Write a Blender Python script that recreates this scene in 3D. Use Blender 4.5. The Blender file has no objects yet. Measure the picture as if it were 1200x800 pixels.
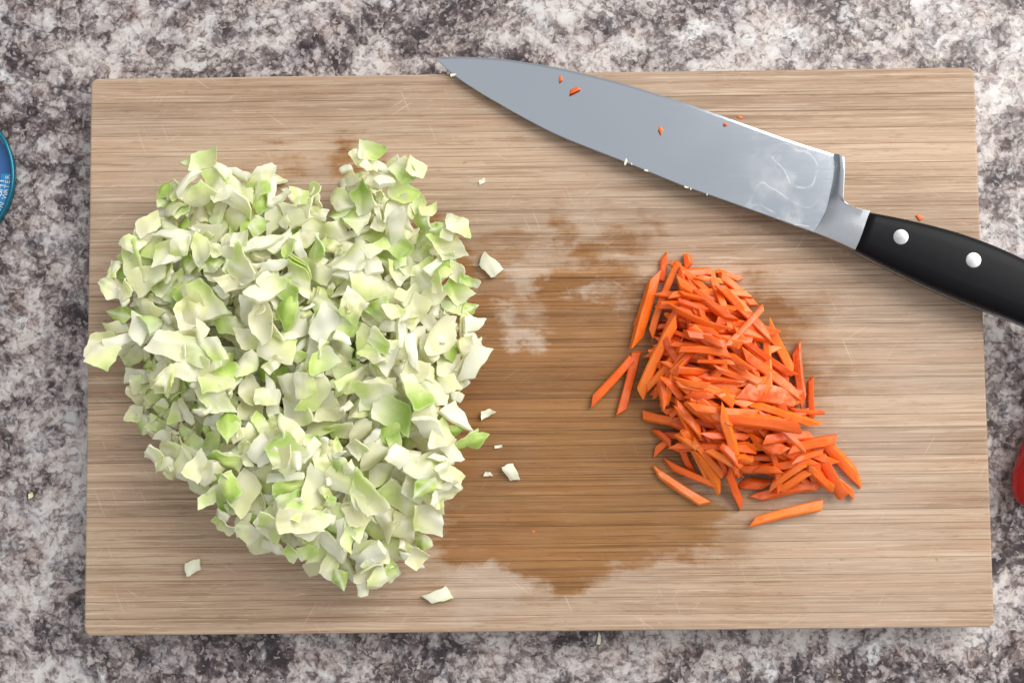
import bpy, bmesh, math, random
import numpy as np
from mathutils import Vector, Matrix, Euler

SC = bpy.context.scene
COL = SC.collection
R = math.radians

# ------------------------------------------------------------------ camera
F_PX = 1300.0                      # focal length in photo pixels (1200 wide)
T = 0.018                          # board thickness
CAM_POS = np.array((-0.0069, -0.0272, 0.5067 + T))
cam_d = bpy.data.cameras.new('camera')
cam = bpy.data.objects.new('camera', cam_d); COL.objects.link(cam)
cam.location = CAM_POS
cam.rotation_mode = 'XYZ'
cam.rotation_euler = (0.0597, 0.0074, -0.0109)
cam_d.sensor_fit = 'HORIZONTAL'; cam_d.sensor_width = 36.0
cam_d.lens = 36.0 * F_PX / 1200.0
cam_d.clip_start = 0.01; cam_d.clip_end = 50
SC.camera = cam

# ------------------------------------------------------------------ light
world = bpy.data.worlds.new('World'); SC.world = world; world.use_nodes = True
wb = world.node_tree.nodes['Background']
wb.inputs[1].default_value = 0.68
_n = world.node_tree.nodes; _l = world.node_tree.links
_tc = _n.new('ShaderNodeTexCoord'); _sx = _n.new('ShaderNodeSeparateXYZ'); _rp = _n.new('ShaderNodeValToRGB')
_l.new(_tc.outputs['Generated'], _sx.inputs[0]); _l.new(_sx.outputs[2], _rp.inputs[0]); _l.new(_rp.outputs[0], wb.inputs[0])
# a room: bright ceiling, darker walls
_rp.color_ramp.elements[0].position = 0.0; _rp.color_ramp.elements[0].color = (0.30, 0.30, 0.31, 1)
_rp.color_ramp.elements[1].position = 0.85; _rp.color_ramp.elements[1].color = (0.97, 0.98, 1.0, 1)

def area(name, loc, target, sx, sy, power, color):
    d = bpy.data.lights.new(name, 'AREA'); d.shape = 'RECTANGLE'
    d.size = sx; d.size_y = sy; d.energy = power; d.color = color
    o = bpy.data.objects.new(name, d); COL.objects.link(o)
    o.location = loc
    o.rotation_euler = (Vector(target) - Vector(loc)).to_track_quat('-Z', 'Y').to_euler()
    return o
area('window_light', (0.95, 0.72, 0.95), (0.0, 0.0, 0.0), 1.2, 1.3, 27.5, (1.0, 0.97, 0.93))

SC.view_settings.view_transform = 'Standard'
SC.view_settings.look = 'None'
SC.view_settings.exposure = 0.16
SC.view_settings.gamma = 1.0
SC.render.engine = 'CYCLES'
SC.cycles.use_denoising = True
SC.cycles.max_bounces = 8
SC.cycles.transmission_bounces = 4

# photo pixel -> point on the horizontal plane at height z above the counter
CR = np.array(Euler((0.0597, 0.0074, -0.0109), 'XYZ').to_matrix())
def P(px, py, z=T):
    d = CR @ np.array(((px - 600) / F_PX, -(py - 400) / F_PX, -1.0))
    t = (z - CAM_POS[2]) / d[2]
    q = CAM_POS + d * t
    return (float(q[0]), float(q[1]), float(z))
PXM = 0.5067 / F_PX                 # metres per photo pixel on the board top

# ------------------------------------------------------------------ helpers
def tag(o, label=None, cat=None, group=None, kind=None):
    if label: o['label'] = label
    if cat: o['category'] = cat
    if group: o['group'] = group
    if kind: o['kind'] = kind
    return o
def link(name, me, mat=None, parent=None, loc=None):
    o = bpy.data.objects.new(name, me); COL.objects.link(o)
    if mat is not None and me is not None and not me.materials: me.materials.append(mat)
    if parent is not None: o.parent = parent
    if loc is not None: o.location = loc
    return o
def empty(name, loc):
    o = bpy.data.objects.new(name, None); COL.objects.link(o); o.location = loc
    o.empty_display_size = 0.01
    return o
def mesh(name, v, f, smooth=True):
    me = bpy.data.meshes.new(name); me.from_pydata([tuple(map(float, q)) for q in v], [], f)
    me.validate()
    bm = bmesh.new(); bm.from_mesh(me); bmesh.ops.recalc_face_normals(bm, faces=bm.faces[:]); bm.to_mesh(me); bm.free()
    if smooth: me.polygons.foreach_set('use_smooth', [True] * len(me.polygons))
    return me
def bm_mesh(name, bm, smooth=False):
    me = bpy.data.meshes.new(name); bm.to_mesh(me); bm.free()
    if smooth: me.polygons.foreach_set('use_smooth', [True] * len(me.polygons))
    return me
def lathe(profile, n=96):
    v, f = [], []
    for (r, z) in profile:
        for i in range(n):
            a = 2 * math.pi * i / n
            v.append((r * math.cos(a), r * math.sin(a), z))
    for k in range(len(profile) - 1):
        for i in range(n):
            j = (i + 1) % n
            f.append((k * n + i, k * n + j, (k + 1) * n + j, (k + 1) * n + i))
    return v, f

class NT:
    """tiny node builder"""
    def __init__(s, name):
        s.m = bpy.data.materials.new(name); s.m.use_nodes = True
        s.t = s.m.node_tree; s.n = s.t.nodes; s.b = s.n['Principled BSDF']
    def put(s, sock, val):
        if isinstance(val, bpy.types.NodeSocket): s.t.links.new(val, sock)
        elif isinstance(val, (tuple, list)) and sock.type == 'RGBA' and len(val) == 3: sock.default_value = (*val, 1)
        else: sock.default_value = val
    def math(s, op, a, b=0.0, c=None, clamp=False):
        n = s.n.new('ShaderNodeMath'); n.operation = op; n.use_clamp = clamp
        s.put(n.inputs[0], a); s.put(n.inputs[1], b)
        if c is not None: s.put(n.inputs[2], c)
        return n.outputs[0]
    def vec(s, op, a, b=(0, 0, 0)):
        n = s.n.new('ShaderNodeVectorMath'); n.operation = op
        s.put(n.inputs[0], a)
        if op == 'SCALE': s.put(n.inputs[3], b)
        else: s.put(n.inputs[1], b)
        return n.outputs['Value'] if op in ('LENGTH', 'DISTANCE', 'DOT_PRODUCT') else n.outputs[0]
    def noise(s, v, scale, detail=4, rough=0.55, dist=0.0, col=False):
        n = s.n.new('ShaderNodeTexNoise'); s.put(n.inputs['Vector'], v)
        n.inputs['Scale'].default_value = scale; n.inputs['Detail'].default_value = detail
        n.inputs['Roughness'].default_value = rough; n.inputs['Distortion'].default_value = dist
        return n.outputs['Color'] if col else n.outputs['Fac']
    def voro(s, v, scale, feature='F1', out='Distance', rand=1.0):
        n = s.n.new('ShaderNodeTexVoronoi'); n.feature = feature; s.put(n.inputs['Vector'], v)
        n.inputs['Scale'].default_value = scale; n.inputs['Randomness'].default_value = rand
        return n.outputs[out]
    def ramp(s, fac, stops, interp='LINEAR'):
        n = s.n.new('ShaderNodeValToRGB'); s.put(n.inputs[0], fac); n.color_ramp.interpolation = interp
        e = n.color_ramp.elements
        while len(e) < len(stops): e.new(0.5)
        for el, (p, c) in zip(e, stops):
            el.position = p; el.color = (*c, 1) if isinstance(c, (tuple, list)) else (c, c, c, 1)
        return n.outputs[0]
    def sstep(s, x, a, b):
        n = s.n.new('ShaderNodeMapRange'); n.interpolation_type = 'SMOOTHSTEP'
        s.put(n.inputs[0], x); n.inputs[1].default_value = a; n.inputs[2].default_value = b
        return n.outputs[0]
    def mix(s, fac, a, b, mode='MIX'):
        n = s.n.new('ShaderNodeMix'); n.data_type = 'RGBA'; n.blend_type = mode
        s.put(n.inputs[0], fac); s.put(n.inputs[6], a); s.put(n.inputs[7], b)
        return n.outputs[2]
    def attr(s, name):
        n = s.n.new('ShaderNodeAttribute'); n.attribute_name = name; return n
    def obj(s): return s.n.new('ShaderNodeTexCoord').outputs['Object']
    def pos(s): return s.n.new('ShaderNodeNewGeometry').outputs['Position']
    def rand(s): return s.n.new('ShaderNodeObjectInfo').outputs['Random']
    def scalev(s, v, k): return s.vec('MULTIPLY', v, k)
    def bump(s, h, strength, dist):
        n = s.n.new('ShaderNodeBump'); n.inputs['Strength'].default_value = strength
        n.inputs['Distance'].default_value = dist; s.put(n.inputs['Height'], h)
        s.t.links.new(n.outputs[0], s.b.inputs['Normal'])
    def set(s, **k):
        for key, v in k.items(): s.put(s.b.inputs[key.replace('_', ' ')], v)
        return s.m

# ------------------------------------------------------------------ materials
def counter_material():
    m = NT('counter_laminate'); p = m.obj()
    half = (0.5, 0.5, 0.5)
    warp = m.vec('SUBTRACT', m.noise(p, 24, 3, 0.55, col=True), half)
    p2 = m.vec('ADD', p, m.vec('SCALE', warp, 0.012))
    fwarp = m.vec('SUBTRACT', m.noise(p, 260, 2, 0.5, col=True), half)
    p3 = m.vec('ADD', p2, m.vec('SCALE', fwarp, 0.0050))
    pr = m.n.new('ShaderNodeVectorRotate'); pr.rotation_type = 'Z_AXIS'; m.put(pr.inputs['Vector'], p2); pr.inputs['Angle'].default_value = R(-32)
    drift = m.noise(m.scalev(pr.outputs[0], (0.55, 1.0, 1.0)), 24, 3, 0.58)
    big = m.noise(p2, 62, 7, 0.72)
    fine = m.noise(p2, 330, 5, 0.74, 0.2)
    # pebbly clots: random tone per warped cell, at two sizes
    sep1 = m.n.new('ShaderNodeSeparateColor'); m.put(sep1.inputs[0], m.voro(p3, 150, 'F1', 'Color'))
    sep2 = m.n.new('ShaderNodeSeparateColor'); m.put(sep2.inputs[0], m.voro(p3, 330, 'F1', 'Color'))
    crust = m.voro(p3, 150, 'DISTANCE_TO_EDGE')
    v = m.math('ADD', m.math('MULTIPLY', drift, 1.0), m.math('MULTIPLY', big, 0.80))
    v = m.math('ADD', v, m.math('MULTIPLY', fine, 0.52))
    v = m.math('ADD', v, m.math('MULTIPLY', sep1.outputs[0], 0.15))
    v = m.math('ADD', v, m.math('MULTIPLY', sep2.outputs[0], 0.13))
    v = m.math('SUBTRACT', v, m.math('MULTIPLY', m.sstep(crust, 0.16, 0.0), 0.07))
    col = m.ramp(m.math('SUBTRACT', v, 0.798), [(0.24, (0.038, 0.028, 0.031)), (0.34, (0.085, 0.066, 0.068)), (0.38, (0.165, 0.135, 0.132)), (0.455, (0.225, 0.188, 0.183)), (0.485, (0.350, 0.305, 0.294)), (0.565, (0.43, 0.39, 0.378)), (0.60, (0.53, 0.493, 0.475)), (0.76, (0.65, 0.63, 0.615))])
    hue = m.noise(p2, 60, 3, 0.5)
    col = m.mix(m.math('MULTIPLY', m.sstep(hue, 0.50, 0.66), 0.40), col, (0.40, 0.28, 0.23), 'SOFT_LIGHT')
    hue2 = m.noise(m.vec('ADD', p2, (3.1, 1.7, 0)), 60, 3, 0.5)
    col = m.mix(m.math('MULTIPLY', m.sstep(hue2, 0.50, 0.66), 0.40), col, (0.28, 0.36, 0.45), 'SOFT_LIGHT')
    ve = m.voro(m.vec('ADD', p, m.vec('SCALE', m.vec('SUBTRACT', m.noise(p, 40, 4, 0.6, col=True), half), 0.05)), 16, 'DISTANCE_TO_EDGE')
    vm = m.math('MULTIPLY', m.sstep(ve, 0.028, 0.004), m.sstep(m.noise(p, 26, 2), 0.50, 0.62))
    col = m.mix(m.math('MULTIPLY', vm, 0.70), col, (0.035, 0.028, 0.032))
    blo = m.sstep(m.noise(m.vec('ADD', p2, (7.7, 2.2, 0)), 44, 2, 0.5), 0.62, 0.70)
    col = m.mix(m.math('MULTIPLY', blo, m.sstep(fine, 0.35, 0.6)), col, (0.66, 0.66, 0.66))
    s3 = m.n.new('ShaderNodeSeparateColor'); m.put(s3.inputs[0], m.voro(p3, 620, 'F1', 'Color'))
    col = m.mix(m.math('MULTIPLY', m.sstep(s3.outputs[0], 0.86, 0.90), 0.45), col, (0.06, 0.045, 0.05))
    col = m.mix(m.math('MULTIPLY', m.sstep(s3.outputs[1], 0.84, 0.88), 0.40), col, (0.62, 0.57, 0.55))
    m.set(Base_Color=col, Roughness=m.math('ADD', 0.36, m.math('MULTIPLY', fine, 0.16)))
    m.b.inputs['Specular IOR Level'].default_value = 0.30
    m.bump(m.noise(p, 700, 3), 0.10, 0.0004)
    return m.m

WET = [(680,470,180,120),(650,585,150,90),(755,590,100,60),(690,345,66,48),(655,275,15,26),(560,420,70,90),(550,500,70,160),
       (412,182,24,24),(505,330,70,80),(655,648,75,44),(755,625,95,46),(540,635,50,36),
       (905,378,52,38),(935,440,50,26),(948,462,44,18),(885,322,20,12),(770,262,15,12),(735,292,34,16),(340,192,20,11)]
DAMP = [(910,385,66,55),(930,452,76,50),(885,325,26,18),(770,262,16,14),(340,192,22,12),(740,290,44,20),(300,210,30,12),(970,440,46,16),(716,248,12,7),
        (650,480,215,140),(600,330,64,60),(880,560,60,50),(830,620,60,36)]
DRY = [(612,388,30,18),(590,372,18,11),(628,318,20,36),(568,688,44,32),(700,345,18,9)]
def bamboo_material():
    m = NT('bamboo'); p = m.obj(); rnd = m.rand()
    sep = m.n.new('ShaderNodeSeparateXYZ'); m.put(sep.inputs[0], p)
    cmb = m.n.new('ShaderNodeCombineXYZ')
    m.put(cmb.inputs[0], m.math('ADD', sep.outputs[0], m.math('MULTIPLY', rnd, 3.0)))
    wob = m.math('MULTIPLY', m.math('SUBTRACT', m.noise(m.scalev(p, (1, 2.5, 1)), 9, 2), 0.5), 0.0016)
    m.put(cmb.inputs[1], m.math('ADD', sep.outputs[1], wob)); m.put(cmb.inputs[2], sep.outputs[2])
    q = cmb.outputs[0]
    broad = m.noise(m.scalev(q, (6, 230, 150)), 1.0, 3, 0.55)
    fib = m.noise(m.scalev(q, (9, 900, 300)), 1.0, 3, 0.62)
    hair = m.noise(m.scalev(q, (20, 1700, 600)), 1.0, 2, 0.6)
    lines = m.noise(m.scalev(q, (8, 1050, 300)), 1.0, 2, 0.5, 0.15)
    base = m.ramp(m.math('ADD', m.math('MULTIPLY', broad, 0.45), m.math('MULTIPLY', fib, 0.55)),
                  [(0.32, (0.300, 0.196, 0.130)), (0.45, (0.412, 0.287, 0.200)), (0.55, (0.472, 0.344, 0.248)), (0.70, (0.56, 0.436, 0.330))])
    tone = m.math('ADD', 0.80, m.math('MULTIPLY', rnd, 0.32))
    tcol = m.n.new('ShaderNodeCombineColor')
    for i in range(3): m.put(tcol.inputs[i], tone)
    base = m.mix(1.0, base, tcol.outputs[0], 'MULTIPLY')
    # pinkish and straw patches
    base = m.mix(m.math('MULTIPLY', m.sstep(m.noise(m.scalev(q, (14, 70, 50)), 1.0, 2), 0.50, 0.72), 0.30), base, (0.50, 0.29, 0.19))
    base = m.mix(m.math('MULTIPLY', m.sstep(hair, 0.56, 0.72), 0.30), base, (0.74, 0.62, 0.47))
    dark = m.math('MULTIPLY', m.sstep(lines, 0.55, 0.66), m.sstep(m.noise(m.scalev(q, (30, 260, 100)), 1.0, 2), 0.38, 0.58))
    base = m.mix(m.math('MULTIPLY', dark, 0.50), base, (0.225, 0.125, 0.068))
    thin = m.noise(m.scalev(q, (20, 1500, 300)), 1.0, 1, 0.5)
    gate = m.noise(m.scalev(q, (18, 420, 100)), 1.0, 2, 0.5)
    base = m.mix(m.math('MULTIPLY', m.math('MULTIPLY', m.sstep(thin, 0.60, 0.66), m.sstep(gate, 0.45, 0.58)), 0.50), base, (0.20, 0.112, 0.062))
    base = m.mix(m.math('MULTIPLY', m.math('MULTIPLY', m.sstep(thin, 0.40, 0.34), m.sstep(gate, 0.55, 0.42)), 0.50), base, (0.68, 0.57, 0.45))
    dash = m.noise(m.scalev(q, (110, 1500, 300)), 1.0, 2, 0.5)
    base = m.mix(m.math('MULTIPLY', m.sstep(dash, 0.62, 0.70), 0.40), base, (0.19, 0.11, 0.07))
    base = m.mix(m.math('MULTIPLY', m.sstep(dash, 0.36, 0.30), 0.32), base, (0.66, 0.54, 0.43))
    # bamboo nodes: short blurred bars across a strip
    nod = m.math('MULTIPLY', m.sstep(m.noise(m.scalev(q, (75, 95, 60)), 1.0, 2, 0.6), 0.70, 0.78), m.sstep(hair, 0.40, 0.58))
    base = m.mix(m.math('MULTIPLY', nod, 0.55), base, (0.22, 0.125, 0.07))
    # knife scratches
    for ang, off in ((R(68), 0.0), (R(-58), 3.0), (R(35), 6.0), (R(-32), 9.0)):
        vr = m.n.new('ShaderNodeVectorRotate'); vr.rotation_type = 'Z_AXIS'; m.put(vr.inputs['Vector'], p); vr.inputs['Angle'].default_value = ang
        s_ = m.noise(m.vec('ADD', m.scalev(vr.outputs[0], (42, 1300, 1)), (off, off, 0)), 1.0, 1, 0.4)
        k = m.math('MULTIPLY', m.sstep(s_, 0.70, 0.76), m.sstep(m.noise(m.vec('ADD', p, (off, 0, 0)), 22, 2), 0.50, 0.62))
        base = m.mix(m.math('MULTIPLY', k, 0.45), base, (0.70, 0.58, 0.45))
    # patchy mix towards a paler, greyer wood tone
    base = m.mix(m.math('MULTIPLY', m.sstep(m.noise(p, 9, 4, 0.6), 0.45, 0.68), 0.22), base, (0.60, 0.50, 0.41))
    # water marks
    wp = m.vec('ADD', p, m.vec('SCALE', m.vec('SUBTRACT', m.noise(m.scalev(p, (0.8, 1.2, 1)), 42, 5, 0.66, col=True), (0.5, 0.5, 0.5)), 0.052))
    def field(lst):
        f = None
        for (cx, cy, rx, ry) in lst:
            c = P(cx, cy)
            e = m.math('SUBTRACT', 1.0, m.vec('LENGTH', m.vec('DIVIDE', m.vec('SUBTRACT', wp, (c[0], c[1], 0)), (rx * PXM, ry * PXM, 1000.0))))
            e = m.math('MULTIPLY', e, min(rx, ry) / 60.0)
            f = e if f is None else m.math('MAXIMUM', f, e)
        return f
    fw = field(WET); fd = field(DRY); fp = field(DAMP)
    streak = m.math('ADD', m.math('MULTIPLY', m.math('SUBTRACT', fib, 0.5), 0.7), m.math('MULTIPLY', m.math('SUBTRACT', m.noise(m.scalev(p, (22, 300, 1)), 1.0, 3, 0.6), 0.5), 1.1))
    wet = m.sstep(m.math('ADD', fw, m.math('MULTIPLY', streak, 0.75)), -0.14, 0.34)
    wet = m.math('MAXIMUM', wet, m.math('MULTIPLY', m.sstep(m.math('ADD', fp, streak), -0.15, 0.40), 0.62))
    dry = m.sstep(m.math('ADD', fd, m.math('MULTIPLY', streak, 0.35)), -0.10, 0.22)
    wet = m.math('MULTIPLY', wet, m.math('SUBTRACT', 1.0, dry))
    wet = m.math('MULTIPLY', wet, m.math('ADD', 0.72, m.math('MULTIPLY', m.noise(p, 30, 3), 0.45)), clamp=True)
    base = m.mix(1.0, base, (1.01, 0.985, 0.945), 'MULTIPLY')
    wetcol = m.mix(1.0, base, (0.66, 0.44, 0.22), 'MULTIPLY')
    wetcol = m.mix(m.math('MULTIPLY', m.sstep(m.math('ADD', m.math('MULTIPLY', lines, 0.5), m.math('MULTIPLY', fib, 0.5)), 0.50, 0.62), 0.55), wetcol, (0.115, 0.055, 0.022))
    col = m.mix(wet, base, wetcol)
    col = m.mix(m.math('MULTIPLY', dry, 0.20), col, (0.62, 0.55, 0.49))
    # small rust coloured juice drops
    dr = m.math('MULTIPLY', m.sstep(m.noise(m.scalev(p, (1, 1.5, 1)), 105, 3, 0.6), 0.685, 0.73), m.sstep(m.noise(p, 14, 2), 0.50, 0.60))
    col = m.mix(m.math('MULTIPLY', dr, 0.55), col, (0.33, 0.155, 0.075))
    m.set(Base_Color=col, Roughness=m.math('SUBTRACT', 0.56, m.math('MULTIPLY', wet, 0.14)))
    m.b.inputs['Specular IOR Level'].default_value = 0.24
    m.bump(m.math('ADD', fib, m.math('MULTIPLY', hair, 0.6)), 0.22, 0.0003)
    return m.m

def cabbage_material():
    m = NT('cabbage'); p = m.obj()
    g = m.attr('green').outputs['Fac']; c = m.attr('cream').outputs['Fac']; w = m.attr('rib').outputs['Fac']
    n = m.noise(p, 190, 3, 0.6)
    vein = m.sstep(m.voro(m.vec('ADD', p, m.vec('SCALE', m.vec('SUBTRACT', m.noise(p, 150, 2, col=True), (0.5,)*3), 0.004)), 300, 'DISTANCE_TO_EDGE'), 0.10, 0.0)
    g = m.math('ADD', g, m.math('MULTIPLY', m.math('SUBTRACT', n, 0.5), 0.45))
    g = m.math('SUBTRACT', g, m.math('MULTIPLY', vein, 0.07))
    leaf = m.ramp(g, [(0.0, (0.97, 0.96, 0.82)), (0.30, (0.94, 0.96, 0.60)), (0.62, (0.74, 0.88, 0.29)), (1.0, (0.44, 0.64, 0.11))])
    leaf = m.mix(m.math('MULTIPLY', c, 0.85), leaf, (0.94, 0.90, 0.60))
    rib = m.mix(m.noise(p, 160, 3), (0.98, 0.97, 0.89), (0.95, 0.96, 0.76))
    col = m.mix(w, leaf, rib)
    m.set(Base_Color=col, Roughness=m.math('ADD', 0.22, m.math('MULTIPLY', n, 0.25)))
    m.b.inputs['Specular IOR Level'].default_value = 0.40
    m.bump(m.math('ADD', n, m.math('MULTIPLY', vein, -0.3)), 0.12, 0.0006)
    tr = m.n.new('ShaderNodeBsdfTranslucent'); m.put(tr.inputs[0], m.mix(1.0, col, (1.0, 1.0, 0.76), 'MULTIPLY'))
    mx = m.n.new('ShaderNodeMixShader'); m.put(mx.inputs[0], m.math('SUBTRACT', 0.36, m.math('MULTIPLY', w, 0.12)))
    m.t.links.new(m.b.outputs[0], mx.inputs[1]); m.t.links.new(tr.outputs[0], mx.inputs[2])
    m.t.links.new(mx.outputs[0], m.n['Material Output'].inputs['Surface'])
    return m.m

def carrot_material():
    m = NT('carrot'); p = m.obj(); r = m.rand()
    pale = m.attr('pale').outputs['Fac']
    n = m.noise(m.scalev(p, (60, 300, 300)), 1.0, 4, 0.6)
    n2 = m.noise(p, 260, 4, 0.65)
    col = m.ramp(m.math('ADD', m.math('MULTIPLY', n, 0.6), m.math('MULTIPLY', r, 0.4)), [(0.22, (0.68, 0.078, 0.002)), (0.5, (0.88, 0.142, 0.004)), (0.78, (0.95, 0.245, 0.013))])
    fuzz = m.math('MULTIPLY', m.sstep(n2, 0.40, 0.70), m.math('ADD', 0.08, m.math('MULTIPLY', pale, 0.60)))
    col = m.mix(fuzz, col, (0.88, 0.36, 0.17))
    m.set(Base_Color=col, Roughness=m.math('ADD', 0.26, m.math('MULTIPLY', n2, 0.26)))
    m.b.inputs['Subsurface Weight'].default_value = 0.35
    m.b.inputs['Subsurface Radius'].default_value = (1.0, 0.35, 0.1)
    m.b.inputs['Subsurface Scale'].default_value = 0.0015
    m.bump(m.math('ADD', n, n2), 0.30, 0.0005)
    return m.m

def blade_material():
    m = NT('blade_steel'); p = m.obj()
    n = m.noise(m.scalev(p, (30, 900, 30)), 1.0, 3, 0.6)
    sm = m.noise(p, 35, 4, 0.6)
    heel = m.attr('heel').outputs['Fac']
    # dried starch film near the heel, with wiped strokes
    w = m.noise(m.vec('ADD', p, m.vec('SCALE', m.noise(p, 40, 1, col=True), 0.012)), 75, 0, 0.5, 0.0)
    stroke = m.sstep(m.math('ABSOLUTE', m.math('SUBTRACT', w, 0.5)), 0.026, 0.004)
    film = m.math('MULTIPLY', heel, m.math('ADD', m.math('MULTIPLY', m.math('MULTIPLY', stroke, m.sstep(m.noise(p, 160, 2), 0.35, 0.60)), 0.60), m.math('MULTIPLY', m.sstep(m.noise(p, 70, 4, 0.6), 0.46, 0.66), 0.42)), clamp=True)
    col = m.mix(film, (0.49, 0.525, 0.575), (0.66, 0.67, 0.68))
    m.set(Base_Color=col, Metallic=m.math('SUBTRACT', 1.0, m.math('MULTIPLY', film, 0.80)),
          Roughness=m.math('ADD', m.math('ADD', 0.10, m.math('MULTIPLY', n, 0.04)), m.math('MULTIPLY', sm, 0.05)))
    m.bump(n, 0.05, 0.0002)
    return m.m
def simple(name, col, rough=0.4, metal=0.0, spec=0.5, nscale=200, namt=0.08, bump=0.0):
    m = NT(name); p = m.obj(); n = m.noise(p, nscale, 4, 0.6)
    dk = tuple(c * (1 - namt * 2) for c in col)
    m.set(Base_Color=m.mix(n, dk, col), Roughness=m.math('ADD', rough - 0.05, m.math('MULTIPLY', n, 0.1)), Metallic=metal)
    m.b.inputs['Specular IOR Level'].default_value = spec
    if bump: m.bump(n, bump, 0.0005)
    return m.m

M_COUNTER = counter_material(); M_BAMBOO = bamboo_material(); M_CAB = cabbage_material(); M_CAR = carrot_material()
M_BLADE = blade_material()
M_STEEL = simple('bolster_steel', (0.55, 0.57, 0.60), 0.22, 1.0, nscale=300, namt=0.04)
M_HANDLE = simple('black_handle', (0.004, 0.004, 0.006), 0.42, 0.0, 0.13, 400, 0.1, 0.05)
M_RIVET = simple('rivet_steel', (0.36, 0.36, 0.37), 0.22, 1.0, nscale=400, namt=0.03)
M_BLUE = simple('can_blue', (0.035, 0.13, 0.36), 0.30, 0.25, nscale=120, namt=0.15)
M_TEAL = simple('can_teal', (0.010, 0.17, 0.26), 0.25, 0.5, nscale=120, namt=0.15)
M_CYAN = simple('can_cyan', (0.02, 0.28, 0.60), 0.35, 0.1, nscale=120, namt=0.1)
M_PRINT = simple('can_print', (0.75, 0.80, 0.86), 0.4, 0.0, nscale=120, namt=0.05)
M_SILVER = simple('can_metal', (0.55, 0.57, 0.60), 0.3, 1.0, nscale=120, namt=0.05)
M_RED = simple('red_skin', (0.52, 0.006, 0.008), 0.22, 0.0, 0.5, nscale=60, namt=0.12)

# ------------------------------------------------------------------ counter
bm = bmesh.new()
bmesh.ops.create_cube(bm, size=1.0, matrix=Matrix.Translation((0, 0, -0.019)) @ Matrix.Diagonal((1.6, 1.1, 0.038, 1)))
tag(link('countertop', bm_mesh('countertop', bm), M_COUNTER), 'mottled grey, white and mauve stone-look laminate countertop', None, None, 'structure')

# ------------------------------------------------------------------ cutting board of glued bamboo strips
rng = random.Random(11)
BW, BH = 0.41, 0.2555
board = empty('cutting_board', (0, 0, 0))
tag(board, 'rectangular bamboo cutting board with water stains lying on the countertop', 'cutting board')
ys = [-BH / 2]
while ys[-1] < BH / 2 - 0.013:
    ys.append(ys[-1] + rng.uniform(0.0055, 0.0095))
ys.append(BH / 2)
for k in range(len(ys) - 1):
    y0, y1 = ys[k], ys[k + 1]; first, last = k == 0, k == len(ys) - 2
    g = 0.00007
    a = y0 + (0 if first else g); b = y1 - (0 if last else g)
    bm = bmesh.new()
    bmesh.ops.create_cube(bm, size=1.0, matrix=Matrix.Translation((0, (a + b) / 2, T / 2 + 0.0005)) @ Matrix.Diagonal((BW, b - a, T - 0.001, 1)))
    yo = a if first else b
    if first or last:
        es = [e for e in bm.edges if abs(e.verts[0].co.z - e.verts[1].co.z) > 0.005 and abs(e.verts[0].co.y - yo) < 1e-6]
        bmesh.ops.bevel(bm, geom=es, offset=0.0035, segments=5, profile=0.5, affect='EDGES')
    es = []
    for e in bm.edges:
        v0, v1 = e.verts
        if abs(v0.co.z - v1.co.z) > 1e-6: continue
        inner = (not first and max(abs(v0.co.y - a), abs(v1.co.y - a)) < 1e-6) or (not last and max(abs(v0.co.y - b), abs(v1.co.y - b)) < 1e-6)
        if not inner: es.append(e)
    bmesh.ops.bevel(bm, geom=es, offset=0.0011, segments=3, profile=0.5, affect='EDGES')
    for v in bm.verts: v.co.z += 0.0005 if v.co.z > T / 2 else -0.0005
    for v in bm.verts: v.co.z = max(v.co.z, 0.0002)
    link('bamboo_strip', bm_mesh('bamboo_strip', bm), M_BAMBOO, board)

# ------------------------------------------------------------------ chef knife
knife = empty('chef_knife', P(1017, 270, T))
tag(knife, 'chef knife with steel blade and black riveted handle lying across the board', 'knife')
K0 = np.array(knife.location)
tip = np.array(P(510, 68, T)); butt = np.array(P(1330, 405, T))
axis = (butt - tip)[:2]; KL = np.linalg.norm(axis); axis = axis / KL
def kz(px, py):
    q = np.array(P(px, py, T + 0.006))
    s = np.dot(q[:2] - tip[:2], axis)
    return T + 0.0028 + 0.0072 * min(1.0, s / 0.205)
def K(px, py, dz=0.0):
    z = kz(px, py); q = P(px, py, z + dz); return np.array((q[0], q[1], z)) - K0
def interp(poly, n):
    poly = np.array(poly, float); d = np.r_[0, np.cumsum(np.linalg.norm(np.diff(poly, axis=0), axis=1))]
    t = np.linspace(0, d[-1], n)
    return np.stack([np.interp(t, d, poly[:, i]) for i in range(poly.shape[1])], 1)
def smooth_poly(poly, n):
    q = interp(poly, n)
    for _ in range(6): q[1:-1] = 0.25 * q[:-2] + 0.5 * q[1:-1] + 0.25 * q[2:]
    return q
EDGE = [(510,68),(525,66.5),(545,66.5),(590,69),(650,78.5),(720,95),(790,116.5),(860,141),(920,163),(981,182.2)]
SPINE = [(510,68),(512,72),(530,88),(560,108),(605,134),(650,158),(695,176),(734,191),(770,206),(800,218.5),(840,232),(889,249.5),(953,272.5),(968,278.5)]
N = 60
e_ = smooth_poly(EDGE, N); s_ = smooth_poly(SPINE, N)
V, Fc, heel = [], [], []
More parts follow.
